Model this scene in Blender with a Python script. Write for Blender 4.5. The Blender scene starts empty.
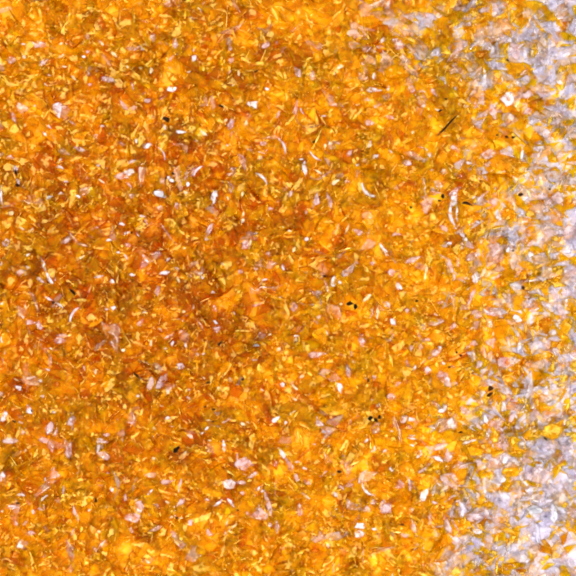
import bpy, math, random
import numpy as np

random.seed(7)
rng = np.random.default_rng(11)
S = 0.01            # one photo pixel is a tenth of a millimetre; 1 unit = 1 cm
C = bpy.context.scene
C.unit_settings.scale_length = 0.01
COL = C.collection

# ------------------------------------------------------------------ materials
def new_mat(name):
    m = bpy.data.materials.new(name)
    m.use_nodes = True
    nt = m.node_tree
    nt.nodes.clear()
    out = nt.nodes.new('ShaderNodeOutputMaterial')
    return m, nt, out

def flake_mat(name, ramp, glass, rough=0.14, clear=(1, 1, 1), bump=0.18, trans=0.5, nscale=14.0, ior=1.35, contrast=(0.3, 0.7), see=0.58, spread=0.12, fres=1.38, sheen=(1, 1, 1)):
    """ramp: list of (pos, rgb) of the body colour; glass: share of clear refraction"""
    m, nt, out = new_mat(name)
    N = nt.nodes.new; L = nt.links.new
    tc = N('ShaderNodeTexCoord')
    att = N('ShaderNodeAttribute'); att.attribute_name = 'tone'
    geo = N('ShaderNodeNewGeometry')
    nz = N('ShaderNodeTexNoise'); nz.inputs['Scale'].default_value = nscale
    nz.inputs['Detail'].default_value = 4; nz.inputs['Roughness'].default_value = 0.3
    nz.inputs['Distortion'].default_value = 0.3
    L(geo.outputs['Position'], nz.inputs['Vector'])
    add = N('ShaderNodeMath'); add.operation = 'MULTIPLY_ADD'
    L(nz.outputs['Fac'], add.inputs[0]); add.inputs[1].default_value = 0.45
    L(att.outputs['Fac'], add.inputs[2])
    sub = N('ShaderNodeMath'); sub.operation = 'SUBTRACT'; sub.inputs[1].default_value = 0.10
    L(add.outputs[0], sub.inputs[0])
    cr = N('ShaderNodeValToRGB')
    els = cr.color_ramp.elements
    while len(els) < len(ramp): els.new(0.5)
    for e, (p, c) in zip(els, ramp):
        e.position = p; e.color = (*c, 1)
    L(sub.outputs[0], cr.inputs[0])
    bp = N('ShaderNodeBump'); bp.inputs['Strength'].default_value = bump; bp.inputs['Distance'].default_value = 0.02
    nb = N('ShaderNodeTexNoise'); nb.inputs['Scale'].default_value = 16; nb.inputs['Detail'].default_value = 3
    L(geo.outputs['Position'], nb.inputs['Vector'])
    L(nb.outputs['Fac'], bp.inputs['Height'])
    dif = N('ShaderNodeBsdfDiffuse'); trl = N('ShaderNodeBsdfTranslucent')
    L(cr.outputs[0], dif.inputs['Color']); L(cr.outputs[0], trl.inputs['Color'])
    L(bp.outputs[0], dif.inputs['Normal'])
    mx = N('ShaderNodeMixShader'); mx.inputs[0].default_value = trans
    L(dif.outputs[0], mx.inputs[1]); L(trl.outputs[0], mx.inputs[2])
    gl = N('ShaderNodeBsdfRefraction'); gl.inputs['IOR'].default_value = ior; gl.inputs['Roughness'].default_value = 0.05
    gl.inputs['Color'].default_value = (*clear, 1)
    L(bp.outputs[0], gl.inputs['Normal'])
    mg = N('ShaderNodeMixShader')
    # cloudy and clear patches inside each flake
    cz = N('ShaderNodeTexNoise'); cz.inputs['Scale'].default_value = 9; cz.inputs['Detail'].default_value = 2
    L(geo.outputs['Position'], cz.inputs['Vector'])
    mr = N('ShaderNodeMapRange'); mr.inputs[1].default_value = contrast[0]; mr.inputs[2].default_value = contrast[1]
    mr.inputs[3].default_value = max(0, glass - 0.25); mr.inputs[4].default_value = min(1, glass + 0.25)
    L(cz.outputs['Fac'], mr.inputs[0]); L(mr.outputs[0], mg.inputs[0])
    L(mx.outputs[0], mg.inputs[1]); L(gl.outputs[0], mg.inputs[2])
    gs = N('ShaderNodeBsdfGlossy'); gs.inputs['Roughness'].default_value = rough; gs.inputs['Color'].default_value = (*sheen, 1)
    L(bp.outputs[0], gs.inputs['Normal'])
    fr = N('ShaderNodeFresnel'); fr.inputs['IOR'].default_value = fres
    L(bp.outputs[0], fr.inputs['Normal'])
    tp = N('ShaderNodeBsdfTransparent'); tp.inputs['Color'].default_value = (*clear, 1)
    mt = N('ShaderNodeMixShader')
    sz = N('ShaderNodeTexNoise'); sz.inputs['Scale'].default_value = 18; sz.inputs['Detail'].default_value = 3; sz.inputs['Distortion'].default_value = 0.5
    L(geo.outputs['Position'], sz.inputs['Vector'])
    sr = N('ShaderNodeMapRange'); sr.inputs[1].default_value = 0.36; sr.inputs[2].default_value = 0.64
    sr.inputs[3].default_value = max(0, see - spread); sr.inputs[4].default_value = min(1, see + spread)
    L(sz.outputs['Fac'], sr.inputs[0]); L(sr.outputs[0], mt.inputs[0])
    L(mg.outputs[0], mt.inputs[1]); L(tp.outputs[0], mt.inputs[2])
    # only the outer side of a chip mirrors the lamps
    ob_ = N('ShaderNodeMath'); ob_.operation = 'SUBTRACT'; ob_.inputs[0].default_value = 1.0; L(geo.outputs['Backfacing'], ob_.inputs[1])
    fm = N('ShaderNodeMath'); fm.operation = 'MULTIPLY'; L(fr.outputs[0], fm.inputs[0]); L(ob_.outputs[0], fm.inputs[1])
    fc = N('ShaderNodeMath'); fc.operation = 'MINIMUM'; fc.inputs[1].default_value = 0.5; L(fm.outputs[0], fc.inputs[0])
    ms = N('ShaderNodeMixShader'); L(fc.outputs[0], ms.inputs[0])
    L(mt.outputs[0], ms.inputs[1]); L(gs.outputs[0], ms.inputs[2])
    L(ms.outputs[0], out.inputs['Surface'])
    return m

AMBER = [(0.0, (0.58, 0.22, 0.0004)), (0.3, (0.75, 0.375, 0.0006)), (0.62, (0.85, 0.50, 0.001)), (1.0, (0.90, 0.62, 0.003))]
M = {
 'amber':  flake_mat('amber_resin', AMBER, 0.38, clear=(0.97, 0.82, 0.02), fres=1.44, see=0.76, rough=0.13, bump=0.25, sheen=(1.0, 0.84, 0.24)),
 'brown':  flake_mat('deep_orange_resin', [(0.0, (0.42, 0.14, 0.0003)), (0.5, (0.56, 0.225, 0.0004)), (1, (0.68, 0.32, 0.0006))], 0.38, clear=(0.94, 0.68, 0.02), fres=1.44, see=0.76, rough=0.13, bump=0.25, sheen=(1.0, 0.84, 0.24)),
 'yellow': flake_mat('yellow_resin', [(0.0, (0.93, 0.42, 0.003)), (0.5, (0.96, 0.52, 0.008)), (1, (0.97, 0.62, 0.03))], 0.38, clear=(1.0, 0.85, 0.04), fres=1.42, see=0.62, rough=0.09, bump=0.25, sheen=(1.0, 0.84, 0.24)),
 'clear':  flake_mat('colourless_resin', [(0.0, (0.72, 0.56, 0.50)), (0.5, (0.68, 0.57, 0.57)), (1, (0.74, 0.67, 0.72))], 0.45, clear=(1.0, 0.99, 1.0), see=0.82, spread=0.12, fres=1.38),
 'pink':   flake_mat('peach_tinted_resin', [(0.0, (0.82, 0.44, 0.16)), (0.5, (0.84, 0.56, 0.36)), (1, (0.86, 0.68, 0.55))], 0.40, clear=(1.0, 0.93, 0.82), see=0.76, spread=0.16),
 'white':  flake_mat('milky_resin', [(0.0, (0.66, 0.60, 0.64)), (0.5, (0.76, 0.73, 0.80)), (1, (0.84, 0.84, 0.90))], 0.15, clear=(1, 1, 1), trans=0.4, see=0.58, spread=0.42),
 'pale':  flake_mat('lavender_resin', [(0.0, (0.74, 0.50, 0.34)), (0.5, (0.70, 0.56, 0.58)), (1, (0.76, 0.68, 0.76))], 0.25, clear=(1.0, 0.92, 0.88), see=0.70, spread=0.28),
 'bluish': flake_mat('bluish_resin', [(0.0, (0.52, 0.45, 0.48)), (0.5, (0.57, 0.51, 0.58)), (1, (0.66, 0.63, 0.73))], 0.25, clear=(0.97, 0.96, 1.0), see=0.68, spread=0.3),
 'cream':  flake_mat('cream_resin', [(0.0, (0.84, 0.56, 0.20)), (0.5, (0.86, 0.72, 0.42)), (1, (0.88, 0.82, 0.66))], 0.2, clear=(1, 0.95, 0.7), trans=0.4, see=0.58, spread=0.42),
 'grey':   flake_mat('grey_resin', [(0.0, (0.20, 0.19, 0.20)), (0.5, (0.34, 0.33, 0.36)), (1, (0.55, 0.54, 0.58))], 0.2, trans=0.2, see=0.1),
 'dark':   flake_mat('charred_bark', [(0.0, (0.003, 0.0015, 0.001)), (0.5, (0.007, 0.003, 0.0015)), (1, (0.035, 0.011, 0.002))], 0.0, rough=0.35, trans=0.0, see=0.0, spread=0.0, fres=1.08, contrast=(0.9, 1.0)),
}
def packed_mat():
    m, nt, out = new_mat('packed_resin')
    N = nt.nodes.new; L = nt.links.new
    geo = N('ShaderNodeNewGeometry')
    def noise(scale, det, dist, off=0.0):
        z = N('ShaderNodeTexNoise'); z.inputs['Scale'].default_value = scale; z.inputs['Detail'].default_value = det
        z.inputs['Distortion'].default_value = dist; z.inputs['Roughness'].default_value = 0.6
        mp = N('ShaderNodeMapping'); mp.inputs['Location'].default_value = (off, off * .7, off * .3)
        L(geo.outputs['Position'], mp.inputs['Vector']); L(mp.outputs[0], z.inputs['Vector']); return z.outputs['Fac']
    def math_(op, a, b, c=None):
        q = N('ShaderNodeMath'); q.operation = op
        for i, x in enumerate((a, b, c)):
            if x is None: continue
            if isinstance(x, (int, float)): q.inputs[i].default_value = x
            else: L(x, q.inputs[i])
        return q.outputs[0]
    def ramp(f, pts):
        c = N('ShaderNodeValToRGB')
        while len(c.color_ramp.elements) < len(pts): c.color_ramp.elements.new(.5)
        for e, (p, col) in zip(c.color_ramp.elements, pts): e.position = p; e.color = (*col, 1)
        L(f, c.inputs[0]); return c.outputs[0]
    t = N('ShaderNodeAttribute'); t.attribute_name = 'tone'
    sh = N('ShaderNodeAttribute'); sh.attribute_name = 'share'
    n1 = noise(7.5, 5, 1.6)
    f = math_('ADD', math_('MULTIPLY_ADD', n1, 1.25, -0.625), t.outputs['Fac'])
    amber = ramp(f, [(0.0, (0.33, 0.085, 0.0003)), (0.28, (0.45, 0.175, 0.0004)), (0.52, (0.52, 0.255, 0.0006)), (0.8, (0.56, 0.315, 0.001)), (1.0, (0.58, 0.35, 0.003))])
    pale = ramp(noise(8, 5, 1.4, 3.0), [(0.22, (0.50, 0.34, 0.16)), (0.34, (0.44, 0.36, 0.31)), (0.46, (0.39, 0.345, 0.395)), (0.72, (0.45, 0.42, 0.52))])
    w_ = math_('MULTIPLY_ADD', noise(5.5, 5, 1.2, 7.0), 2.6, -1.3)
    fac = math_('ADD', w_, sh.outputs['Fac'])
    mr = N('ShaderNodeMapRange'); mr.interpolation_type = 'SMOOTHSTEP'; mr.inputs[1].default_value = 0.32; mr.inputs[2].default_value = 0.72; L(fac, mr.inputs[0])
    mx = N('ShaderNodeMix'); mx.data_type = 'RGBA'; L(mr.outputs[0], mx.inputs[0]); L(amber, mx.inputs[6]); L(pale, mx.inputs[7])
    bp = N('ShaderNodeBump'); bp.inputs['Strength'].default_value = 0.55; bp.inputs['Distance'].default_value = 0.05
    L(noise(11, 4, 2.2, 11.0), bp.inputs['Height'])
    d = N('ShaderNodeBsdfDiffuse'); L(mx.outputs[2], d.inputs['Color']); 
    g = N('ShaderNodeBsdfGlossy'); g.inputs['Roughness'].default_value = 0.16; g.inputs['Color'].default_value = (1, .92, .72, 1); L(bp.outputs[0], g.inputs['Normal'])
    fr = N('ShaderNodeFresnel'); fr.inputs['IOR'].default_value = 1.36; L(bp.outputs[0], fr.inputs['Normal'])
    ms = N('ShaderNodeMixShader'); L(fr.outputs[0], ms.inputs[0]); L(d.outputs[0], ms.inputs[1]); L(g.outputs[0], ms.inputs[2])
    L(ms.outputs[0], out.inputs['Surface'])
    return m
M['packed'] = packed_mat()
MORDER = list(M)

def surface_mat():
    m, nt, out = new_mat('pale_card')
    N = nt.nodes.new; L = nt.links.new
    geo = N('ShaderNodeNewGeometry')
    nz = N('ShaderNodeTexNoise'); nz.inputs['Scale'].default_value = 6; nz.inputs['Detail'].default_value = 5
    L(geo.outputs['Position'], nz.inputs['Vector'])
    cr = N('ShaderNodeValToRGB')
    cr.color_ramp.elements[0].color = (0.62, 0.56, 0.60, 1); cr.color_ramp.elements[1].color = (0.80, 0.76, 0.80, 1)
    L(nz.outputs['Fac'], cr.inputs[0])
    b = N('ShaderNodeBsdfPrincipled'); b.inputs['Roughness'].default_value = 0.3
    L(cr.outputs[0], b.inputs['Base Color']); L(b.outputs[0], out.inputs['Surface'])
    return m

# ------------------------------------------------------------------ flake shapes
def rot_to(nrm, spin):
    """rotation matrix taking z to nrm, after a spin about z"""
    n = np.array(nrm, float); n /= np.linalg.norm(n)
    cs, sn = math.cos(spin), math.sin(spin)
    Rz = np.array([[cs, -sn, 0], [sn, cs, 0], [0, 0, 1.0]])
    z = np.array([0, 0, 1.0]); v = np.cross(z, n); c = n[2]
    K = np.array([[0, -v[2], v[1]], [v[2], 0, -v[0]], [-v[1], v[0], 0]])
    R = np.eye(3) + K + K @ K / (1 + c)
    return R @ Rz

def outline(n, kind, r):
    a = (np.arange(n) + r.uniform(-0.33, 0.33, n)) * 2 * math.pi / n
    rad = r.uniform(0.6, 1.2, n)
    x, y = np.cos(a) * rad, np.sin(a) * rad
    if kind == 'sliver':
        y = y * np.clip(1.15 - np.abs(x) ** 2.2, 0.12, 1)
    if kind == 'tri':
        x, y = x, y * (0.25 + 0.75 * (1 - (x + 1) / 2))
    return x, y

def flake(lx, ly, th, kind='shard', bend=0.0, r=rng, n=None):
    """closed, slightly curved chip: lx, ly half sizes, th half thickness (cm)"""
    n = n or int(r.integers(4, 8))
    x, y = outline(n, kind, r)
    cx, cy = r.uniform(-0.15, 0.15, 2)
    mx_, my_ = cx + (x - cx) * 0.55 + r.normal(0, 0.05, n), cy + (y - cy) * 0.55 + r.normal(0, 0.05, n)
    ix, iy = cx + (x - cx) * 0.82, cy + (y - cy) * 0.82
    def P(px, py, pz):
        X = px * lx; Y = py * ly
        Z = pz + bend * lx * px ** 2
        Y = Y + bend * 0.6 * lx * px ** 2
        return np.stack([X, Y, Z + np.zeros_like(X)], 1)
    wob = r.normal(0, th * 0.45, n)
    wob2 = r.normal(0, th * 0.45, n)
    rim = P(x, y, np.zeros(n))
    top = P(ix, iy, th * 0.5 + wob * 0.25)
    mid = P(mx_, my_, th + wob)
    bot = P(ix, iy, -th * 0.5 + wob2 * 0.25)
    ct = P(np.array([cx]), np.array([cy]), np.array([th * 1.25]))
    cb = P(np.array([cx]), np.array([cy]), np.array([-th]))
    V = np.concatenate([rim, top, mid, bot, ct, cb])
    F = []
    for i in range(n):
        j = (i + 1) % n
        F += [(i, j, n + j), (i, n + j, n + i), (n + i, n + j, 2 * n + j), (n + i, 2 * n + j, 2 * n + i),
              (2 * n + i, 2 * n + j, 4 * n), (j, i, 3 * n + i), (j, 3 * n + i, 3 * n + j),
              (3 * n + j, 3 * n + i, 4 * n + 1)]
    return V, np.array(F)

def ring_flake(lx, ly, wd, arc, th, r=rng):
    """curved hook or ring: a bent strip following an arc of an ellipse"""
    k = 12
    V = []; F = []
    for i in range(k + 1):
        t = -arc / 2 + arc * i / k
        w = wd * (0.35 + 0.65 * math.sin(math.pi * min(max(i / k, 0.04), 0.96))) * r.uniform(0.8, 1.2)
        c = np.array([math.cos(t) * lx, math.sin(t) * ly, 0]); d = np.array([math.cos(t), math.sin(t), 0])
        for (o, z) in ((-w, 0), (-w * .3, th), (w * .5, th * .8), (w, 0), (0, -th)):
            V.append(c + d * o + np.array([0, 0, z]))
    for i in range(k):
        for j in range(5):
            a, b = i * 5 + j, i * 5 + (j + 1) % 5
            F += [(a, b, b + 5), (a, b + 5, a + 5)]
    e = k * 5
    F += [(0, 2, 1), (0, 3, 2), (0, 4, 3), (e, e + 1, e + 2), (e, e + 2, e + 3), (e, e + 3, e + 4)]
    return np.array(V), np.array(F)[:, ::-1]

def build(name, V, F, tones, mats, midx=None):
    me = bpy.data.meshes.new(name)
    me.vertices.add(len(V)); me.vertices.foreach_set('co', np.asarray(V, np.float32).ravel())
    nf = len(F)
    me.loops.add(nf * 3); me.loops.foreach_set('vertex_index', np.asarray(F, np.int32).ravel())
    me.polygons.add(nf)
    me.polygons.foreach_set('loop_start', np.arange(0, nf * 3, 3, dtype=np.int32))
    for m in mats: me.materials.append(m)
    if midx is not None: me.polygons.foreach_set('material_index', np.asarray(midx, np.int32))
    me.update(calc_edges=True); me.validate()
    at = me.attributes.new('tone', 'FLOAT', 'FACE')
    t = np.full(nf, tones, np.float32) if np.isscalar(tones) else np.asarray(tones, np.float32)
    at.data.foreach_set('value', t)
    o = bpy.data.objects.new(name, me); COL.objects.link(o)
    return o

def world(px, py):      # photo pixel -> table position (cm)
    return (px - 288) * S, (288 - py) * S

def smooth(a, b, x):
    t = min(max((x - a) / (b - a), 0), 1); return t * t * (3 - 2 * t)

def pale_share(px, py):
    s = 0.05 + 0.66 * smooth(410, 600, px + 0.10 * (py - 300) + 18 * math.sin(py / 31.0) + 14 * math.sin(px / 17.0 + py / 23.0))
    s += 0.35 * smooth(330, 380, px) * smooth(95, 60, py)
    s += 0.25 * smooth(400, 470, px) * smooth(450, 510, py)
    return min(s, 0.80)

def deep_share(px, py):
    d = math.exp(-(((px - 130) / 190) ** 2 + ((py - 270) / 165) ** 2))
    return 0.03 + 0.40 * d

def bed_height(px, py):                # thickness of the heap (cm)
    out = max(-px, px - 576, -py, py - 576)          # the heap slopes down to the table past the view
    return (0.62 - 0.36 * smooth(380, 600, px)) * (1 - 0.97 * smooth(45, 95, out))

# key lamp direction used when a chip lies so that it flashes at the lens
LAMP = np.array([-2.5, 4.0, 9.0]); LAMP2 = np.array([5.0, 1.0, 8.0])

# ------------------------------------------------------------------ the bed of countless small chips
EXT = (-92, 668, -92, 668)
def make_bed():
    Vs = []; Fs = []; Ts = []; Ms = []; off = 0
    def put(px, py, z, kind, mat, tone, lx, ly, th, bend, tilt):
        nonlocal off
        V, F = flake(lx, ly, th, kind, bend)
        az = rng.uniform(0, 2 * math.pi)
        nrm = (math.sin(tilt) * math.cos(az), math.sin(tilt) * math.sin(az), math.cos(tilt))
        V = V @ rot_to(nrm, rng.uniform(0, 2 * math.pi)).T
        X, Y = world(px, py)
        lo = V[:, 2].min()
        V = V + np.array([X, Y, max(z, 0.004 - lo)])
        Vs.append(V); Fs.append(F + off); off += len(V)
        Ts.append(np.full(len(F), tone)); Ms.append(np.full(len(F), MORDER.index(mat)))
    NB = 19000
    for i in range(NB):
        px = rng.uniform(EXT[0], EXT[1]); py = rng.uniform(EXT[2], EXT[3])
        if rng.random() < 0.08 * smooth(430, 560, px): continue
        h = bed_height(px, py)
        z = h * (0.92 + 0.09 * rng.uniform(0, 1))
        u = rng.random()
        ps = pale_share(px, py)
        if u < ps: mat = rng.choice(['clear', 'clear', 'clear', 'pale', 'pink', 'bluish', 'bluish'] if px > 420 else ['clear', 'pink', 'pink'])
        elif u < ps + (1 - ps) * deep_share(px, py): mat = 'brown'
        elif rng.random() < 0.10 + 0.10 * smooth(350, 500, px): mat = 'yellow'
        else: mat = 'amber'
        tone = float(np.clip(rng.normal(0.47 + 0.28 * smooth(180, 400, px) - 0.42 * (deep_share(px, py)), 0.18), 0, 1))
        q = rng.random()
        if mat == 'amber' and q < 0.40 and rng.random() < 0.3: mat = 'yellow'
        if q < 0.40: kind, lx, ly, th = 'sliver', rng.uniform(.06, .19), rng.uniform(.010, .024), rng.uniform(.004, .007)
        elif q < 0.80: kind, lx, ly, th = 'shard', rng.uniform(.07, .19), rng.uniform(.04, .10), rng.uniform(.004, .008)
        else: kind, lx, ly, th = 'tri', rng.uniform(.07, .2), rng.uniform(.05, .11), rng.uniform(.004, .007)
        put(px, py, z, kind, mat, tone, lx, ly, th, rng.normal(0, .25) * (2.2 if kind == 'sliver' else 1), abs(rng.normal(0, 0.24)))
    for f in feats:
        if f.get('single'): continue
        V, F, loc, tone = feature_mesh(f)
        Vs.append(V + np.array(loc)); Fs.append(F + off); off += len(V)
        Ts.append(np.full(len(F), tone)); Ms.append(np.full(len(F), MORDER.index(CODE[f['k']])))
    # the close-packed lower chips, seen only through the gaps between the upper ones
    G = 0.032; n = 242
    gx, gy = np.meshgrid(np.arange(n), np.arange(n))
    X = (gx - n / 2) * G + rng.uniform(-.35, .35, gx.shape) * G; Y = (gy - n / 2) * G + rng.uniform(-.35, .35, gx.shape) * G
    bh = np.vectorize(lambda a, b: bed_height(288 + a / S, 288 - b / S))(X, Y)
    Z = bh * 0.92 + rng.normal(0, 0.007, X.shape) + 0.007 * np.sin(X * 9 + 2 * np.sin(Y * 7)) * np.sin(Y * 8 + 1.5 * np.sin(X * 6))
    Vs.append(np.stack([X.ravel(), Y.ravel(), np.maximum(Z.ravel(), .01)], 1))
    a = (gy[:-1, :-1] * n + gx[:-1, :-1]).ravel()
    Fg = np.concatenate([np.stack([a, a + 1, a + n + 1], 1), np.stack([a, a + n + 1, a + n], 1)]) + off
    cx_ = np.tile(X[:-1, :-1].ravel(), 2) / S + 288; cy_ = 288 - np.tile(Y[:-1, :-1].ravel(), 2) / S
    Fs.append(Fg)
    Ts.append(np.array([0.50 + 0.32 * smooth(180, 400, p) - 0.90 * (deep_share(p, q) - 0.03) for p, q in zip(cx_, cy_)]))
    Ms.append(np.full(len(Fg), MORDER.index('packed')))
    share = np.array([pale_share(p, q) for p, q in zip(cx_, cy_)], np.float32)
    o = build('flake_bed', np.concatenate(Vs), np.concatenate(Fs), np.concatenate(Ts), [M[k] for k in MORDER], np.concatenate(Ms))
    sa = o.data.attributes.new('share', 'FLOAT', 'FACE')
    full = np.zeros(len(o.data.polygons), np.float32); full[-len(share):] = share
    sa.data.foreach_set('value', full)
    o['kind'] = 'stuff'
    o['label'] = 'heaped bed of small glossy amber and colourless resin chips'
    return o
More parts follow.
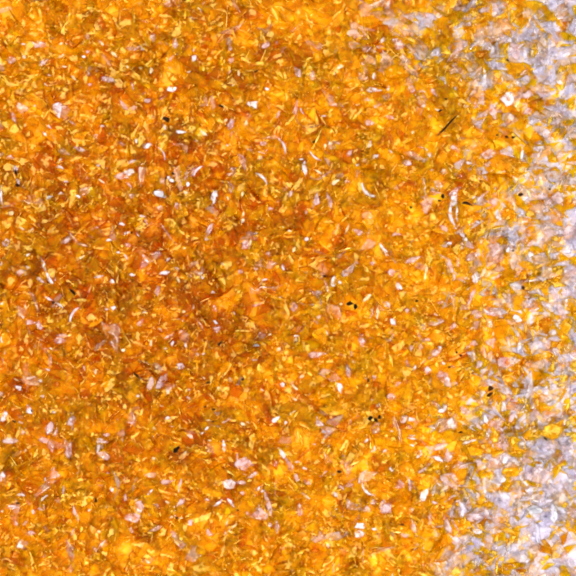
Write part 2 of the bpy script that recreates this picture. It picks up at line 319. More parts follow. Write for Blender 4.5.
# ------------------------------------------------------------------ the flakes that can be told apart
# '@x y' starts an area of the heap; then: kind, u, v, length, width, angle | look
FEATS = '''
@0 37
P 68 138 55 40 -10
P 218 55 30 60 60|first of two small pale shards side by side near the upper left corner
P 248 50 34 66 60|second and brighter of two small pale shards side by side near the upper left corner
W 297 8 40 16 0
W 140 45 30 22 0
G 140 115 32 25 -60
G 355 112 55 18 30
G 355 40 26 20 20
G 388 45 22 18 0
P 248 155 55 24 60
G 377 175 30 26 0
W 285 222 24 20 0
G 262 272 38 18 -40
P 508 88 38 20 10
W 488 120 30 22 0
G 430 240 50 22 -50
K 12 278 20 15 0|black crumb at the far left border in the upper quarter
Y 80 340 100 24 88|upright bright yellow sliver near the upper left, right of a pale streak
C 140 415 72 56 -30|peach tinted blunt flake left of the white triangular flake
T 340 418 96 84 -90|white triangular flake pointing down in deep amber, upper left
W 210 398 32 22 0
P 85 470 75 22 -70
G 150 510 28 20 90
W 290 520 36 25 -20
W 262 560 38 24 -45
P 520 278 36 22 10
B 325 335 74 46 40
A 130 220 90 60 20
B 540 430 60 40 -30
@96 37
G 35 40 60 18 -45
G 105 100 58 20 -45
W 270 65 44 30 0
W 258 180 32 26 0
G 322 195 44 26 90
G 182 170 36 14 -70
P 458 45 70 34 -70
P 482 98 44 44 0
P 435 130 55 26 45
W 565 125 36 36 0
P 75 246 80 34 0
W 440 308 56 32 0|small white oval flake above the black crumb with a cream hook
P 215 290 55 20 -80
P 160 395 86 30 -50
P 215 410 42 36 0
P 300 370 44 40 30
W 490 552 70 42 0|white kite shaped flake right of the cream hook with a black tip
S 397 520 62 20 -65|cream hooked sliver with a black tip in the upper left part
K 415 485 42 20 -25|black crumb at the tip of the cream hooked sliver
G 65 455 62 14 -20
W 38 515 30 18 0
G 80 560 36 15 -50
W 538 205 36 20 0
B 185 215 60 40 30
Y 130 205 36 22 40
A 350 100 90 60 10
@192 37
P 222 68 40 44 0
P 232 135 50 42 80
P 215 205 50 24 45
P 430 50 40 85 -35|pale pointed flake near the top border, left of a smaller pale one
P 492 40 36 36 0
W 12 130 56 34 50
W 12 78 24 26 0
G 270 215 46 24 82|cream upright chip left of a black crumb in rust amber, near the top
K 372 208 28 16 20
B 350 290 80 44 50
B 350 165 60 20 0
W 432 303 36 24 0
T 345 392 80 60 170|white bow shaped flake left of centre near the top
K 170 408 36 14 -15
Y 190 395 56 16 -25
G 195 485 50 22 55
P 225 505 60 34 70
G 312 498 50 24 75
P 498 445 50 36 60
G 378 522 50 20 80
G 70 560 50 20 -40
P 490 240 30 26 0
G 232 290 40 20 50
A 80 170 100 80 0
A 180 140 90 60 60
@288 37
P 262 85 50 40 -40
P 60 215 75 34 -60
P 140 222 60 36 -80
G 300 178 50 26 50|cream chip on the upper end of a broken diagonal streak near the top
G 270 215 44 22 55|cream chip on the lower end of a broken diagonal streak near the top
P 45 410 100 44 80|pale pear shaped flake with a bright right edge, top centre
S 80 430 60 14 -60
W 208 458 40 28 0
P 450 80 56 44 20
C 470 140 86 60 10|round lavender flake above the white spindle flake
W 492 225 64 24 86
W 490 310 96 44 -3|brightest white spindle shaped flake lying flat near the top right of centre
P 460 362 50 40 -20
G 425 320 50 14 90
P 470 497 70 34 5
G 555 105 44 16 50
P 545 20 40 30 60
P 530 60 50 30 0
C 380 50 90 50 0
Y 215 355 26 22 0
G 400 395 30 20 0
P 500 405 36 24 -20
@384 37
P 85 55 70 60 -40
P 60 25 50 34 0
B 220 70 50 22 -20
L 290 95 56 36 0|bluish white chip left of a clear grey one near the top right
L 315 85 36 56 0
P 400 105 110 40 48|long pale slanted flake left of a cluster of clear ones, top right
P 435 65 60 50 30
L 510 210 50 44 30
C 400 190 70 50 20
B 370 188 30 18 20
B 400 260 44 20 -25|small rust red streak between amber flakes, upper right
G 148 208 34 26 30
W 22 300 40 40 70
P 155 305 56 40 -60
W 215 310 40 44 80
P 290 325 56 30 -50
C 530 320 90 60 10
P 485 380 66 46 40
W 222 400 40 46 0
W 300 408 66 36 -50
K 352 362 20 14 -30
K 316 432 28 14 20
K 362 512 132 10 48|long black splinter slanting across yellow amber, upper right
G 165 548 32 24 30
P 30 465 46 30 -30
P 395 530 50 26 10
B 455 565 36 14 10
A 60 200 110 90 0
Y 260 150 80 60 0
@476 37
W 58 230 170 18 87|tall thin white needle standing upright in the upper right corner area
K 190 130 26 18 -50
W 198 350 84 88 0|large blunt white shard, upper right, brightest of the right side
B 40 90 90 60 20
B 68 105 24 18 0
W 165 230 40 26 90
W 232 275 54 22 -60
P 240 40 90 30 -40
L 300 230 90 44 40
P 320 315 60 44 20
L 440 90 44 90 -20
L 460 190 46 130 -10|long bluish curved flake left of a bright white streak, top right
W 500 230 100 26 -50|bright white streak on the right flank of a long bluish flake
W 510 172 40 26 -40
W 490 70 60 18 -50
W 360 140 30 20 30
C 440 430 190 90 -5|broad tan flake below a clear cluster near the right border
L 525 400 60 36 0
P 320 415 70 44 20
W 550 505 40 18 -50
B 262 422 24 16 0
B 365 215 30 20 0
L 410 530 120 60 -30
K 125 563 20 12 0
K 182 570 24 14 -20
K 222 574 28 14 10
Y 240 160 120 80 0
Y 470 355 70 50 -20
G 345 75 60 18 85
W 180 90 30 40 60
@0 137
W 345 138 56 16 55
S 340 175 60 16 -10
B 345 150 60 50 0
L 95 185 34 30 -40
K 112 215 30 18 -70|black crumb, upper one of two beside a white broken sliver at left
K 120 285 26 16 -40|black crumb, lower one of two beside a white broken sliver at left
S 108 258 50 22 -60
W 140 290 34 12 -40
W 12 345 110 22 88|white upright sliver cut by the left border
G 65 440 44 36 0
W 382 258 30 26 0
W 355 328 40 26 10
R 288 348 38 24 20
B 145 350 100 80 0|large deep orange flake below the broken white sliver at left
P 372 425 30 22 0
W 455 345 30 46 60
G 130 528 44 18 -35
G 180 540 56 14 45
B 102 505 20 20 0
B 290 450 90 70 0
P 70 120 40 24 -20
P 458 70 36 70 70
W 565 165 26 22 0
P 555 515 36 30 0
G 230 400 70 16 60
@96 137
W 305 55 56 24 28|white stubby chip above a speckled amber patch, upper left
W 235 30 20 44 0
G 378 75 24 20 0
W 15 165 30 22 0
P 210 145 56 34 30
W 195 205 60 34 5
P 150 230 80 40 0
P 195 280 66 22 -50
P 212 340 36 30 0
G 35 255 50 14 -40
R 365 328 66 40 -20|slate grey opaque flake with a white corner, left of centre
W 400 345 30 20 20
W 432 250 60 36 -40|white notched flake between two black crumbs, left of centre
K 412 240 28 16 60
K 450 218 20 20 0
S 385 95 90 10 -65
P 525 205 90 40 70
P 562 210 70 24 60
W 530 275 30 34 0
G 515 322 34 20 0
P 470 400 40 44 40
B 555 395 40 24 -40
W 270 458 50 26 -10
P 290 490 50 30 -60
W 150 502 38 26 0
W 175 555 24 44 90
K 215 552 20 22 0
W 240 560 44 22 -40
B 270 340 70 60 0
B 480 80 70 60 0
P 60 180 30 20 0
@192 137
S 525 55 120 16 -66|slender curved cream sliver arching above centre
S 405 238 120 20 -45|slender bent cream sliver below the arching one, above centre
G 385 160 50 22 -30
P 300 160 110 50 -70|pale kite flake left of two curved cream slivers
P 240 185 50 26 30
W 195 262 70 26 -15
P 222 295 60 36 -80
W 135 350 86 44 70|large pale drop shaped flake, bright at its foot, left of centre
S 35 195 90 16 48|white curved streak touching a pale flake, left of centre
P 10 190 40 40 0
G 207 352 40 14 90
G 290 330 34 26 90
G 295 470 80 34 84|cream pod shaped flake standing upright, left of centre
P 415 40 50 26 0
P 338 80 30 50 60
P 100 540 90 34 65
G 540 165 24 20 0
P 455 415 40 36 0
P 560 330 50 44 0
W 520 520 26 22 0
P 205 50 30 24 0
B 410 370 110 30 5
B 30 290 90 80 0
B 390 520 100 60 10
W 28 25 40 22 0
G 560 540 30 20 0
@288 137
K 148 36 22 16 20
W 95 190 90 32 90|white teardrop chip standing upright, centre top
W 82 130 34 22 0
G 212 55 40 20 80
W 460 45 48 44 0
P 350 105 54 30 60
W 498 115 30 50 90
W 402 160 28 26 0
G 268 265 56 28 40
P 335 260 44 30 60
S 450 315 110 24 -48|cream lens shaped outline flake right of centre top
P 165 365 84 40 80
P 235 365 90 30 -75
P 105 430 50 30 85
P 18 325 44 50 -40
C 455 455 80 46 0
G 285 525 50 18 80
P 405 550 40 60 80
W 462 552 50 22 75
G 340 530 80 14 70
C 375 390 36 26 0
S 155 115 120 12 -40
B 500 400 60 40 0
A 520 180 120 100 0
G 180 205 60 12 -30
@384 137
W 38 85 44 20 -50
W 262 105 50 40 -80
P 405 60 60 44 -30
P 440 100 56 24 -60
W 490 145 26 50 80
P 125 150 60 30 0
W 278 188 24 20 0
P 445 220 40 26 0
K 332 344 24 18 30|black crumb, upper of two left of the forked white sliver
K 312 372 22 18 0|black crumb, lower of two left of the forked white sliver
B 325 410 56 60 0
K 150 410 22 18 0
B 130 435 70 56 10
Y 60 425 66 40 -45|lime yellow bean shaped flake, right of centre
P 245 385 60 120 -20|long pale lavender patch left of two black crumbs
W 402 352 44 110 -8|white trunk of a forked curved sliver, right of centre
S 388 455 165 26 -78|left prong of a forked curved white sliver, right of centre
W 420 440 20 120 0
P 400 315 90 30 35
W 425 520 44 24 20
W 450 555 80 36 -48
K 475 384 52 20 -20|black oblong crumb right of the forked curved white sliver
W 525 345 30 22 20
W 505 500 34 40 -40
W 555 488 34 22 -20
B 517 525 20 12 0
P 345 535 60 44 -40
P 70 560 60 30 0
C 360 190 80 40 20
Y 150 300 40 50 0
@476 137
P 85 90 90 80 20|large milky oval flake with a bluish foot, upper right
L 80 148 50 46 50
L 60 200 40 34 0
G 100 195 44 22 60
W 285 75 18 110 0
L 370 90 70 150 -20
L 520 90 80 30 20
L 550 40 34 90 0
B 470 172 66 14 25
W 510 150 36 24 10
L 465 220 90 70 20
W 275 178 44 26 0
W 318 205 34 60 0
G 250 235 80 12 -45
B 283 283 40 20 -38|brown bark fragment above a black crumb, right side
K 263 330 30 22 20|black crumb below a brown bark fragment, right side
G 325 320 66 18 -60
K 442 294 22 18 0
B 405 365 30 50 30
L 535 470 80 36 0|flat bluish white bar touching the right border
W 148 465 44 44 -30
L 405 522 44 24 0
P 460 550 90 60 0
P 500 350 90 90 40
W 20 488 44 24 -30
G 225 520 20 50 -20
C 380 400 90 80 0
C 190 330 60 60 0
P 280 530 50 50 40
G 60 435 30 44 -30
@0 237
W 163 103 34 24 40
W 255 155 100 22 -75|upper half of a long white needle in dark amber, left side
W 292 240 90 26 -58|lower half of a long white needle in dark amber, left side
P 232 245 60 40 -30
P 40 35 40 50 0
G 468 120 60 14 30
W 555 232 44 20 12
K 432 315 46 14 -45|black sliver in dark amber, left side, right of the bent white needle
W 285 355 50 34 -30|white head of a white flake with a dark spot, left side
K 318 376 26 18 -10
W 345 390 50 14 -35
W 12 390 44 36 0
P 185 490 60 40 -10
P 235 505 34 60 20|right half of a pale ring shaped flake, left side
S 430 440 110 20 58|white curved sliver leaning right, below a black sliver, left side
B 95 320 90 50 0
B 370 215 80 60 0
P 365 565 70 24 0
W 12 155 20 30 0
B 250 400 90 60 -10
B 410 420 60 70 30
G 150 395 20 50 10
@96 237
W 130 90 30 40 80
W 288 125 66 20 -58|short white needle slanting down right, left of centre
W 413 133 40 24 55
P 185 48 40 36 0
W 75 18 44 20 20
S 175 115 50 14 -60
W 150 222 50 24 -60
W 92 265 34 70 0
W 212 215 40 26 -10
W 400 207 66 24 8|white chip lying level, left of centre
P 467 180 34 26 -50
G 475 245 22 56 20
P 358 310 36 80 0
W 22 228 56 14 15
W 105 408 40 30 0
W 65 418 24 20 0
G 480 420 24 20 0
G 507 428 24 20 0
P 260 490 70 40 48
G 375 530 40 26 -50
W 565 400 24 30 0
G 300 208 24 18 0
B 320 65 60 60 0
C 115 540 90 80 0
G 505 62 30 22 -20
W 283 433 26 20 0
B 480 150 60 50 0
@192 237
P 310 35 60 70 -20|pale broken flake with an amber stripe, left of centre
G 335 40 16 80 -10
G 178 155 34 22 -40
G 203 210 34 18 -50
R 45 208 30 24 0
W 60 235 26 18 0
P 370 185 36 30 0
W 425 245 44 26 10|brightest cream glint, fan shaped, at the centre of a rust patch
G 395 270 40 16 50
W 525 175 34 44 20
W 120 320 30 30 0
P 130 410 40 50 20
P 240 440 30 30 0
R 135 490 34 30 -30
P 380 388 60 36 30
G 505 350 44 36 40
P 88 12 36 24 0
B 110 250 100 90 0
B 365 270 50 70 0
B 510 110 70 14 15
G 450 560 36 16 20
P 275 200 40 30 20
A 470 50 120 80 20
G 10 400 20 30 0
P 145 530 50 40 0
@288 237
W 105 12 30 30 0
G 35 70 26 44 0
S 545 65 100 20 -50|white streak slanting down right, right of centre
P 345 195 120 44 42|pale diagonal band flake meeting a big smooth amber flake
W 258 262 34 70 -10|white upright chip beside a slanted clear rod, centre
C 222 285 20 100 20|clear slanted rod left of a white chip, centre
W 298 263 26 26 0
K 210 225 22 20 0
W 155 215 36 20 0
A 420 230 130 90 15|big smooth amber flake right of a pale diagonal band
K 350 382 36 20 0|black crumb, left of two on a rust flake at centre right
K 383 397 24 24 0|black crumb, right of two on a rust flake at centre right
B 365 440 80 70 0
G 303 385 32 20 30
G 512 440 24 80 0
S 480 440 70 12 80
G 455 350 80 22 45
P 35 405 34 60 0
G 212 545 40 70 30
W 48 568 36 20 0
P 425 565 36 24 0
P 180 320 40 40 50
P 390 155 30 34 60
P 490 150 36 34 0
B 230 495 16 14 0
P 180 460 40 40 0
@384 237
W 10 95 44 26 -50
P 160 130 100 36 20|pale winged flake pointing up right, right of centre
P 45 205 60 50 0
W 85 285 50 34 -40
P 115 320 30 24 -30
B 25 240 90 16 -48|rust brown diagonal edge right of the centre
G 240 205 16 120 -8|long cream upright streak, right of centre
B 225 130 20 90 -10
K 183 368 20 18 0
W 472 10 36 34 -40
W 375 35 22 50 90
P 515 110 84 56 30
W 530 235 56 80 -20|white blocky flake, right side, above a lavender patch
W 495 295 30 20 40
P 410 230 40 50 0
Y 378 295 20 56 0
P 130 425 34 40 0
P 175 418 28 30 0
P 325 378 50 26 0
C 460 405 60 36 0
P 295 450 50 36 0
P 400 515 60 26 50
W 25 390 24 50 10
W 50 490 24 60 20
P 540 445 70 60 -10
C 430 150 50 70 0
B 395 330 60 30 0
@476 237
W 198 72 34 36 0
K 220 78 20 14 0
P 120 60 80 100 0
W 340 100 40 50 30
L 440 100 120 50 5
W 490 95 50 20 10
L 520 150 110 24 15
P 120 230 90 30 30
K 278 290 24 18 0|black crumb below a bright orange chip, right side
Y 285 220 60 60 0
B 455 242 44 14 12
S 420 235 100 10 20
P 205 340 20 130 0
W 250 470 50 60 35|white rounded flake, right side, below a grey upright streak
L 345 365 80 30 30
W 550 375 34 66 0
P 350 420 80 30 15
L 430 390 90 40 -30
W 70 430 80 14 -40
W 102 438 26 16 20
P 420 455 50 40 -40
Y 540 520 70 80 0
Y 490 470 36 30 0
W 500 520 20 80 20
L 465 555 60 44 0
P 340 30 90 30 30
G 110 560 20 30 0
C 450 220 120 60 10
P 525 440 40 100 20
L 15 225 30 60 0
@0 337
W 283 185 36 34 -30|small round white chip above a pink bar shaped flake, left side
C 185 245 120 50 -5|pink bar shaped flake with white ends, left side
W 238 250 30 30 0
P 145 240 30 50 30
G 95 243 44 16 -25
W 115 295 30 50 30
W 175 415 34 60 20|white chip with a black crack, left side
K 195 418 14 22 20
W 310 432 30 20 0
W 35 450 44 90 -25|cream upright shard touching the left border in the lower half
K 98 480 26 12 -30
W 125 490 44 16 -30
P 345 18 90 44 0
G 295 65 34 14 -30
P 415 485 60 70 0
W 408 482 40 44 0
G 515 118 44 14 30
W 487 180 22 34 10
G 553 200 26 34 20
P 290 530 44 90 -30
P 328 540 30 60 -20
Y 135 130 40 44 0
C 295 130 30 80 0
W 12 20 24 50 0
P 250 340 50 30 0
B 480 60 70 60 0
B 330 275 80 40 0
@96 337
G 160 75 34 34 0
W 440 38 24 44 -10
W 517 50 24 60 10
P 408 65 24 30 -20
P 490 165 50 40 0
G 352 170 24 30 0
P 378 250 50 100 -25|upright pale oval flake, right of a smaller pale one, lower left
P 320 265 40 80 0|smaller upright pale flake, left of a pale oval one, lower left
K 240 215 60 14 -45
G 263 238 40 12 -35
W 250 335 40 36 0
W 535 355 40 24 -45
P 535 305 36 26 0
W 415 465 40 26 10|bright white glint above a cream chip, lower left of centre
G 440 512 34 16 -10
G 382 395 24 24 0
G 340 525 30 26 45
G 225 465 40 30 40
P 200 488 50 36 10
G 315 40 16 70 0
P 345 385 30 26 0
B 350 70 80 70 0
B 480 70 90 60 20
B 300 415 60 30 0
A 40 430 36 110 20
P 60 560 50 20 0
@192 337
K 168 30 44 22 45
R 370 47 50 18 5
G 220 245 32 44 -20
K 98 256 30 14 20
G 70 235 36 14 -40
K 80 395 26 14 0
K 130 410 30 14 -15
G 40 443 44 16 -50
G 92 478 44 14 -5
K 125 480 16 14 0
W 480 472 66 50 40|white squarish flake, lower centre
G 292 500 44 26 -30
G 325 492 44 20 -20
W 85 525 36 22 20
W 60 550 28 20 0
W 540 492 24 30 0
K 295 240 26 16 0
W 520 272 34 40 0
P 355 130 50 26 0
G 405 305 34 26 0
G 152 293 26 22 40
P 70 95 30 26 0
P 32 100 24 26 0
B 415 18 44 18 0
B 350 305 40 36 0
B 490 345 44 30 0
G 500 70 34 30 0
P 200 480 60 18 30
B 100 165 70 30 30
G 570 445 20 30 0
@288 337
W 45 30 34 70 0
G 30 62 20 20 0
P 160 98 110 40 5|pale level flake with a bright right end, centre
W 180 98 40 20 30
P 425 25 60 50 -60
W 428 18 24 40 0
G 378 140 40 26 -45
P 345 190 30 90 10
W 300 290 34 100 12|cream upright sliver shaped like a dagger, lower centre
P 175 485 60 66 20|pale blunt flake left of two small dark rings, lower centre
G 447 236 22 24 0
K 458 246 14 20 0
P 493 235 36 40 0
G 485 362 36 24 -30
W 523 392 34 34 -30
K 468 460 22 20 0|black crumb, leftmost of three in a row, lower centre right
K 500 470 22 20 0|black crumb, middle of three in a row, lower centre right
K 520 450 20 18 0|black crumb, rightmost of three in a row, lower centre right
C 500 520 70 56 40
R 205 545 30 20 0
R 237 543 22 18 0
G 123 328 36 14 45
G 30 432 50 14 35
G 40 355 50 20 -20
Y 295 515 44 30 0
G 40 290 60 20 -40
P 400 455 26 26 0
P 358 490 26 40 0
G 75 225 50 30 10
A 200 330 120 120 0
P 300 100 36 22 -20
@384 337
W 172 182 22 40 -30
P 130 155 38 54 10
P 245 190 50 50 0|pale square flake below a smaller pale one, lower right of centre
P 232 140 40 30 0
W 322 62 26 30 0
P 300 90 56 40 0
W 345 152 32 28 0
K 375 170 24 16 0
B 370 110 14 50 0
K 415 86 18 14 0
K 437 104 20 12 -30
P 75 270 50 50 30
P 45 340 56 40 0
B 175 300 30 16 20
W 365 245 40 40 -50
P 240 30 60 50 0
P 150 65 50 40 0
W 385 500 40 80 24|white oval flake with a raised rim, lower right
K 438 545 40 12 10
P 300 388 44 36 0
W 335 420 70 34 45
P 465 355 50 50 30
P 470 425 60 44 -20
W 155 475 44 40 20
P 148 515 40 26 0
W 43 542 26 24 0
W 158 568 44 20 0
P 110 470 40 60 -40
W 520 205 60 20 -35
P 555 160 40 60 0
P 550 520 60 36 -40
C 520 110 60 80 0
P 525 40 44 36 0
B 310 530 26 20 0
P 410 270 50 20 0
@476 337
K 85 295 38 24 40|black oblong crumb, larger and upper of two, right side
K 82 328 36 16 20|brown black crumb, smaller and lower of two, right side
B 145 308 22 14 0
P 185 150 110 60 -10|lavender patch flake, right side, left of a white glint
W 255 150 50 16 45
W 232 208 26 40 0
Y 260 240 40 120 10
L 365 55 100 90 20|large bluish white flake near the right border, middle height
W 375 50 60 34 -20
W 265 65 30 80 0
L 320 290 60 180 -10|long bluish grey flake pointing down, right side
L 490 95 40 60 30
L 470 15 80 36 0
B 520 15 34 14 -20
Y 465 180 60 90 -20
G 472 175 16 50 0
C 370 170 120 70 0
B 415 345 60 14 -10
Y 410 420 150 24 0
W 175 410 34 60 -10
W 65 480 44 60 0
W 147 515 34 30 0
L 240 280 40 50 0
W 545 120 34 50 0
P 120 410 30 60 -20
P 220 470 60 30 60
W 240 455 20 70 30
L 265 530 60 44 0
P 520 490 70 80 40
P 450 460 80 50 0
Y 270 370 70 30 -50
W 430 540 90 16 48|white needle lying across the round amber nugget, right side
Y 450 560 120 90 0|round amber nugget under a white needle, close to the right border
K 415 595 44 16 -45
G 357 552 30 30 0
L 560 300 20 100 0
P 420 260 100 20 20
P 130 220 30 60 -30
@0 437
P 250 15 60 36 -10
P 300 50 40 70 20
P 400 70 44 110 0|faint upright pale flake, lower left
P 310 180 40 34 30
P 318 215 66 50 20
W 263 243 26 30 0
W 18 225 34 60 -10
S 125 330 60 20 0
K 118 370 30 22 10
W 200 425 26 36 20
P 165 375 20 40 30
P 245 402 44 40 0
P 75 400 90 26 0
W 15 425 24 24 0
W 440 440 26 100 22|cream pointed shard leaning left, lower left
W 517 415 24 24 0
K 566 348 24 28 0|dark brown crumb at lower left of centre
P 185 550 60 30 0
W 425 545 36 50 -10
P 95 495 34 34 0
P 150 490 24 50 -30
P 60 20 120 40 0
Y 65 150 40 50 -30
B 180 290 130 80 -10|large smooth orange brown flake, lower left
B 130 140 70 110 0|upright olive amber flake, lower left
G 150 75 26 30 0
P 250 295 34 44 0
S 255 350 90 12 45
P 370 305 20 60 0
P 475 20 40 26 0
W 570 60 20 60 0
B 490 240 40 80 0
@96 437
P 50 100 80 46 -20|pale flake pair joined end to end, lower left
P 45 20 70 34 -10
G 332 118 34 20 -30
K 468 65 22 50 -30|dark upright crack crumb, lower left of centre
G 510 95 20 50 -30
W 318 310 30 56 -38|bright cream chip like a grain of rice, lower left of centre
W 97 298 26 44 0
P 415 255 90 40 10
P 480 280 20 100 -10
P 250 400 60 66 -30
P 215 460 80 60 20
W 260 425 50 16 45
G 437 458 34 20 35
G 490 465 30 20 0
K 470 455 14 16 0
P 545 485 36 44 0
P 450 555 50 40 -40
G 410 370 36 20 -20
P 350 400 50 40 0
P 75 205 34 34 0
P 170 340 30 50 0
G 228 360 34 20 40
C 320 215 100 36 0
P 490 370 80 30 45
P 205 530 30 50 0
B 350 70 70 44 -20
P 350 525 80 30 20
G 65 400 30 16 40
G 20 540 30 30 0
@192 437
W 187 45 20 80 8|thin white upright sliver, lower centre left
G 98 18 40 16 0
W 520 90 30 90 35|upper bright end of a straight white needle, lower centre
P 550 140 20 80 33
P 480 150 40 50 0
W 212 270 70 70 -20|white arrowhead shaped flake, lower centre
P 300 150 110 70 0
P 262 115 26 60 0
P 280 258 60 24 0
P 350 215 80 24 35
W 155 375 66 20 35|white needle, left one of a roof shaped pair, bottom left of centre
W 225 370 70 18 -50|white needle, right one of a roof shaped pair, bottom left of centre
W 205 435 40 60 0
W 90 358 36 22 0
W 385 290 20 40 -30
W 405 308 24 30 0
P 438 370 34 150 15|long pale flake hanging below a white glint, bottom centre
W 378 408 40 50 0
P 390 440 110 70 0
P 330 440 60 26 -20
P 450 505 40 26 -30
P 490 510 26 90 0
W 220 540 44 22 -50
G 240 510 60 14 40
P 100 550 50 60 20
P 295 320 30 30 0
K 265 410 20 10 -40
G 310 215 40 16 -20
@288 437
W 55 138 40 34 0
W 97 178 40 34 -20
P 15 165 30 70 0
K 290 185 26 16 0|small dark crumb, bottom centre right
W 422 222 32 90 -30|white upper arm of a hook shaped flake, bottom right of centre
S 455 305 100 18 -42|white lower arm of a hook shaped flake, bottom right of centre
C 455 225 110 90 20|tan flake held inside a white hook shaped rim
P 200 205 50 44 30
W 488 65 34 60 -10
W 550 80 40 26 45
P 305 285 60 40 -40
W 270 330 50 30 -50
P 340 380 30 60 0
W 348 385 20 40 0
P 485 370 70 30 0
P 550 400 70 80 0
W 412 505 66 36 0|white patch above another at the bottom border, right of centre
W 408 550 60 44 0|white patch touching another above it at the bottom, right of centre
W 497 525 36 26 0
W 275 413 34 22 0
P 70 420 34 80 -10
P 50 240 26 60 20
P 110 260 34 44 40
P 458 415 50 50 30
B 495 125 44 36 0
P 148 40 36 20 0
W 450 20 20 44 -40
G 200 30 30 20 0
B 380 395 20 16 0
P 310 140 20 40 0
P 350 275 60 30 0
@384 437
W 160 8 50 14 -10
W 162 48 36 20 0
W 5 75 20 26 0
P 275 70 34 50 -10
P 320 60 110 40 15
P 370 110 50 80 -20
W 318 130 60 44 -30
W 203 100 28 50 -20
P 225 185 60 36 35
W 42 185 44 44 0
P 455 170 80 70 0
P 385 250 120 80 -30|large pale angular flake with a thin tail, lower right
P 455 285 80 16 -5
W 230 330 56 90 -25|white crooked flake pointing up right, lower right
W 148 270 16 90 5
P 90 270 50 60 0
L 455 420 90 100 20|bluish grey rounded flake, bottom right of centre
W 455 455 30 34 0
P 265 465 34 70 0
P 290 380 40 30 0
P 12 400 60 90 -30|pale leaf shaped flake, bottom, left of a smooth amber flake
A 90 420 110 90 40|smooth amber flake right of a pale leaf shaped one at the bottom
P 365 510 40 110 20
P 170 510 50 80 20
K 97 490 26 12 10
B 268 508 24 14 20
P 530 470 110 90 0
W 550 550 60 40 0
P 120 550 60 40 0
P 160 420 30 50 0
W 490 35 110 20 20
Y 540 90 110 80 10|yellow flake with fine dark stripes, right side of the lower part
Y 370 400 60 40 0
B 360 400 30 20 0
B 310 100 60 40 0
@476 437
L 390 90 110 60 -10
W 450 105 60 40 10
W 290 50 50 40 30
P 185 60 60 90 0
L 550 110 50 110 0
W 178 150 34 60 0
W 232 150 26 26 0
P 120 160 80 80 40
Y 450 230 50 44 0
Y 210 210 120 60 0
P 380 230 150 110 0
W 300 280 80 16 -50
B 295 328 40 20 -20
L 175 390 60 50 0|small bluish patch flake, bottom right
L 420 385 110 80 0|bluish grey broad flake, bottom right corner area
L 300 370 80 36 10
W 345 460 100 24 -48|white slanted sliver crossing a grey flake, bottom right
R 370 435 80 60 0
W 470 460 44 120 8|upright bluish white shard near the lower right corner
W 412 480 30 44 0
Y 558 520 40 50 0
W 500 350 60 26 40
C 510 380 80 90 0
L 225 500 60 80 20
P 260 460 40 34 0
P 50 440 70 80 0
W 40 480 34 34 0
W 20 555 60 44 0
Y 200 560 110 40 -20
L 345 530 60 50 0
W 160 250 60 44 -20
W 105 265 34 26 0
P 300 150 90 50 0
B 385 165 50 20 -10
B 150 310 50 30 0
G 230 300 30 26 0
W 65 350 26 22 0
P 240 355 50 30 0
P 130 490 60 60 30
P 150 40 60 60 0
'''
MARKS = '''
59 110 white triangular flake
165 127 cream hook with a black tip
252 105 white bow shaped flake
373 91 bright white spindle flake
370 61 round lavender flake
296 108 pale pear shaped flake
447 126 long black splinter
486 77 tall thin white needle
510 98 large blunt white shard
556 70 long bluish curved flake
552 112 broad tan flake
19 182 broken sliver with two crumbs
159 194 slate grey flake
171 180 white notched flake
262 178 bent cream sliver
215 198 white drop shaped flake
243 219 cream pod shaped flake
304 170 white teardrop chip
366 192 cream lens shaped outline
394 211 lime yellow bean shaped flake
455 205 forked white sliver
466 204 black oblong crumb
491 153 large milky oval flake
525 186 brown bark fragment
569 219 flat bluish white bar
47 271 two-part long white needle
36 324 pale ring shaped flake
146 259 short white needle
266 280 fan shaped cream glint
326 286 slanted clear rod
361 277 big smooth amber flake
352 305 crumb pair on rust flake
412 260 pale winged flake
476 278 white blocky flake
519 319 white rounded flake
32 380 pink bar shaped flake
162 380 upright pale oval flake
275 419 white squarish flake
340 387 cream dagger shaped sliver
374 417 three crumbs in a row
451 424 white oval with raised rim
426 370 pale square flake
540 347 large bluish white flake
491 390 pair of oblong crumbs
554 434 round amber nugget
76 513 cream pointed shard
151 491 cream rice grain chip
105 454 pale end-to-end flake pair
225 501 roof shaped needle pair
229 484 white arrowhead flake
283 455 straight white needle
362 480 white hook shaped rim
451 480 pale flake with thin tail
424 494 white crooked flake
478 452 striped yellow flake
558 517 upright bluish white shard
'''
CODE = {'W': 'white', 'P': 'pale', 'G': 'cream', 'K': 'dark', 'B': 'brown', 'Y': 'yellow', 'C': 'pink', 'L': 'bluish', 'R': 'grey', 'A': 'amber', 'S': 'white', 'T': 'white'}
WORD = {'W': 'white', 'P': 'pale lavender', 'G': 'cream', 'K': 'black', 'B': 'rust brown', 'Y': 'yellow', 'C': 'peach tinted', 'L': 'bluish', 'R': 'grey', 'A': 'plain amber', 'S': 'curved white', 'T': 'white'}
feats = []
ox = oy = 0
for line in FEATS.strip().splitlines():
    if line[0] == '@':
        ox, oy = map(float, line[1:].split()); continue
    body, _, lab = line.partition('|')
    k, u, v, ln, wd, an = body.split()
    u, v, ln, wd, an = map(float, (u, v, ln, wd, an))
    if wd > ln: ln, wd, an = wd, ln, an + 90
    feats.append(dict(k=k, x=ox + u / 5.76, y=oy + v / 5.76, l=ln / 5.76, w=wd / 5.76, a=an, label=lab.strip()))
marks = [(float(l.split()[0]), float(l.split()[1]), ' '.join(l.split()[2:])) for l in MARKS.strip().splitlines()]

def side(dx, dy):
    if abs(dx) > 2.4 * abs(dy): return 'right of' if dx > 0 else 'left of'
    if abs(dy) > 2.4 * abs(dx): return 'below' if dy > 0 else 'above'
    return ('below ' if dy > 0 else 'above ') + ('right of' if dx > 0 else 'left of')

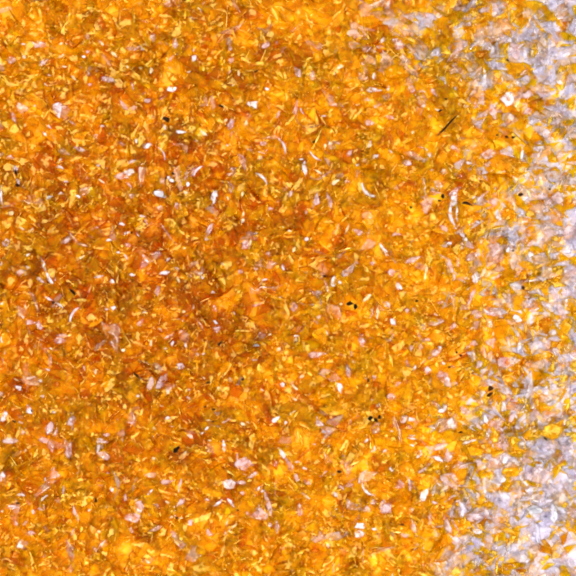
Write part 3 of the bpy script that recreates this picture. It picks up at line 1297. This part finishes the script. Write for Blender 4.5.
def looks(f):
    a = f['a'] % 180; asp = f['l'] / f['w']; area_ = f['l'] * f['w']
    size = 'tiny' if area_ < 28 else 'small' if area_ < 70 else 'medium' if area_ < 160 else 'large'
    if f['k'] == 'K': size = 'tiny' if area_ < 11 else 'small'
    lean = '' if asp < 1.35 else 'level' if a < 18 or a > 162 else 'upright' if 72 < a < 108 else 'right-leaning' if a <= 72 else 'left-leaning'
    noun = 'crumb' if f['k'] == 'K' else 'sliver' if asp > 3 else 'flake' if asp > 1.35 else 'blunt flake'
    return ' '.join(w_ for w_ in (size, lean, WORD[f['k']], noun) if w_)

used = {f['label'] for f in feats if f['label']}
def auto_label(f):
    near = sorted(marks, key=lambda m_: (m_[0] - f['x']) ** 2 + (m_[1] - f['y']) ** 2)
    for m_ in near[:9]:
        d = math.hypot(m_[0] - f['x'], m_[1] - f['y'])
        if d < 5: continue
        how = 'just ' if d < 22 else '' if d < 45 else 'well '
        t = f"{looks(f)} {how}{side(f['x'] - m_[0], f['y'] - m_[1])} the {m_[2]}"
        if t not in used and len(t.split()) <= 16:
            used.add(t); return t
    raise ValueError(f)

def feature_mesh(f):
    k = f['k']; r = np.random.default_rng(int(f['x'] * 13 + f['y'] * 977))
    lx, ly = f['l'] * S / 2 * 1.08, f['w'] * S / 2 * 1.08
    asp = lx / ly
    th = min(ly * 0.5, r.uniform(.005, .009))
    kind = 'tri' if k == 'T' else 'sliver' if asp > 2.6 else ('shard' if r.random() < .7 else 'tri')
    bend = r.normal(0, 0.12)
    if k == 'S': bend = 0.38 if f['x'] < 300 else -0.38
    if k in 'KBA' and asp < 2.6: th = ly * 0.45
    if k == 'K' and f['label']: lx *= 1.25; ly *= 1.45
    if k == 'B': lx *= 0.85; ly *= 0.85
    if k in 'WG' and f['l'] < 8: lx *= 0.95; ly *= 0.8
    if k == 'S':
        V, F = ring_flake(lx * 1.5, lx * 1.5, ly * .8, 2 * math.asin(r.uniform(.35, .66)), min(ly * .8, .010), r)
        V = V - V.mean(0); V = V[:, [1, 0, 2]] * np.array([1, math.copysign(1, bend), 1])
        if bend > 0: F = F[:, ::-1]
    else:
        V, F = flake(lx, ly, th, kind, bend, r, n=int(r.integers(4, 6)) if f['l'] < 9 and k in 'WGPR' else int(r.integers(6, 10)))
    az = r.uniform(0, 2 * math.pi); tilt = abs(r.normal(0, 0.16))
    nrm = np.array([math.sin(tilt) * math.cos(az), math.sin(tilt) * math.sin(az), math.cos(tilt)])
    V = V @ rot_to((0, 0, 1), math.radians(f['a'])).T
    if k == 'G' or (k in 'WS' and asp > 1.8):            # these lie so that they catch a lamp
        h = np.array([-3.0, -9.0, 10.0]) if r.random() < .5 else np.array([-5.5, 6.5, 11.0])
        h = h / np.linalg.norm(h) + np.array([0, 0, 1.0])
        nrm = h / np.linalg.norm(h)
    V = V @ rot_to(nrm, 0).T
    z = bed_height(f['x'], f['y']) + r.uniform(0.0, 0.04) + (0.115 if k == 'K' else 0) + (0.045 if f['label'] else 0) + (0.02 if k in 'PLC' and f['l'] > 9 else 0)
    tone = float(np.clip(r.normal(0.55, 0.15), 0, 1))
    X, Y = world(f['x'], f['y'])
    return V, F, (X, Y, z), tone

rank = sorted([f for f in feats if f['k'] != 'K'], key=lambda f: -(f['l'] * max(f['w'], 4) + (1e6 if f['label'] else 0)))
for f in rank[:300]: f['single'] = True
for f in feats:
    if f['k'] == 'K': f['single'] = True
def make_singles():
    for f in feats:
        if not f.get('single'): continue
        V, F, loc, tone = feature_mesh(f)
        crumb = f['k'] == 'K'
        o = build('dark_crumb' if crumb else 'resin_flake', V, F, tone, [M[CODE[f['k']]]])
        o.location = loc
        o['label'] = f['label'] or auto_label(f)
        o['category'] = 'crumb' if crumb else 'flake'
        o['group'] = 'dark crumbs scattered over the amber flakes' if crumb else 'resin flakes on top of the heap'
make_singles()

make_bed()

# ------------------------------------------------------------------ surface under the heap
me = bpy.data.meshes.new('table_surface')
me.from_pydata([(-14, -14, 0), (14, -14, 0), (14, 14, 0), (-14, 14, 0)], [], [(0, 1, 2, 3)])
o = bpy.data.objects.new('table_surface', me); COL.objects.link(o); me.materials.append(surface_mat())
o['kind'] = 'structure'; o['label'] = 'pale lavender surface under the flakes'

# ------------------------------------------------------------------ lamps, world, camera
def area(name, loc, size, power, col):
    l = bpy.data.lights.new(name, 'AREA'); l.shape = 'SQUARE'; l.size = size; l.energy = power; l.color = col
    ob = bpy.data.objects.new(name, l); COL.objects.link(ob); ob.location = loc
    from mathutils import Vector
    ob.rotation_euler = (-Vector(loc)).to_track_quat('-Z', 'Y').to_euler()
area('key_softbox', (-5.5, 6.5, 11.0), 7.0, 2350, (1.0, 0.99, 0.99))
area('fill_softbox', (8.5, -2.0, 10.0), 7.0, 1950, (0.97, 0.97, 1.0))
area('front_softbox', (-3.0, -9.0, 9.0), 5.0, 1600, (1.0, 0.98, 0.95))
w = bpy.data.worlds.new('World'); C.world = w; w.use_nodes = True
w.node_tree.nodes['Background'].inputs[0].default_value = (1.0, 0.97, 0.94, 1)
w.node_tree.nodes['Background'].inputs[1].default_value = 0.55

cam = bpy.data.cameras.new('camera'); co = bpy.data.objects.new('camera', cam); COL.objects.link(co)
DIST = 16.0
co.location = (0, 0, 0.6 + DIST); cam.sensor_width = 36
cam.lens = 36 * DIST / 5.76
cam.clip_start = 0.1; cam.clip_end = 200
C.camera = co
C.view_settings.view_transform = 'Standard'; C.view_settings.look = 'None'
C.view_settings.exposure = 0.0; C.view_settings.gamma = 1.0
C.cycles.max_bounces = 10; C.cycles.transmission_bounces = 5; C.cycles.diffuse_bounces = 8
C.cycles.glossy_bounces = 2; C.cycles.transparent_max_bounces = 12
C.cycles.use_adaptive_sampling = True; C.cycles.adaptive_threshold = 0.10
C.cycles.caustics_reflective = False; C.cycles.caustics_refractive = True; C.cycles.blur_glossy = 0.6; C.cycles.sample_clamp_indirect = 6
C.cycles.use_denoising = True
C.cycles.filter_width = 3.6
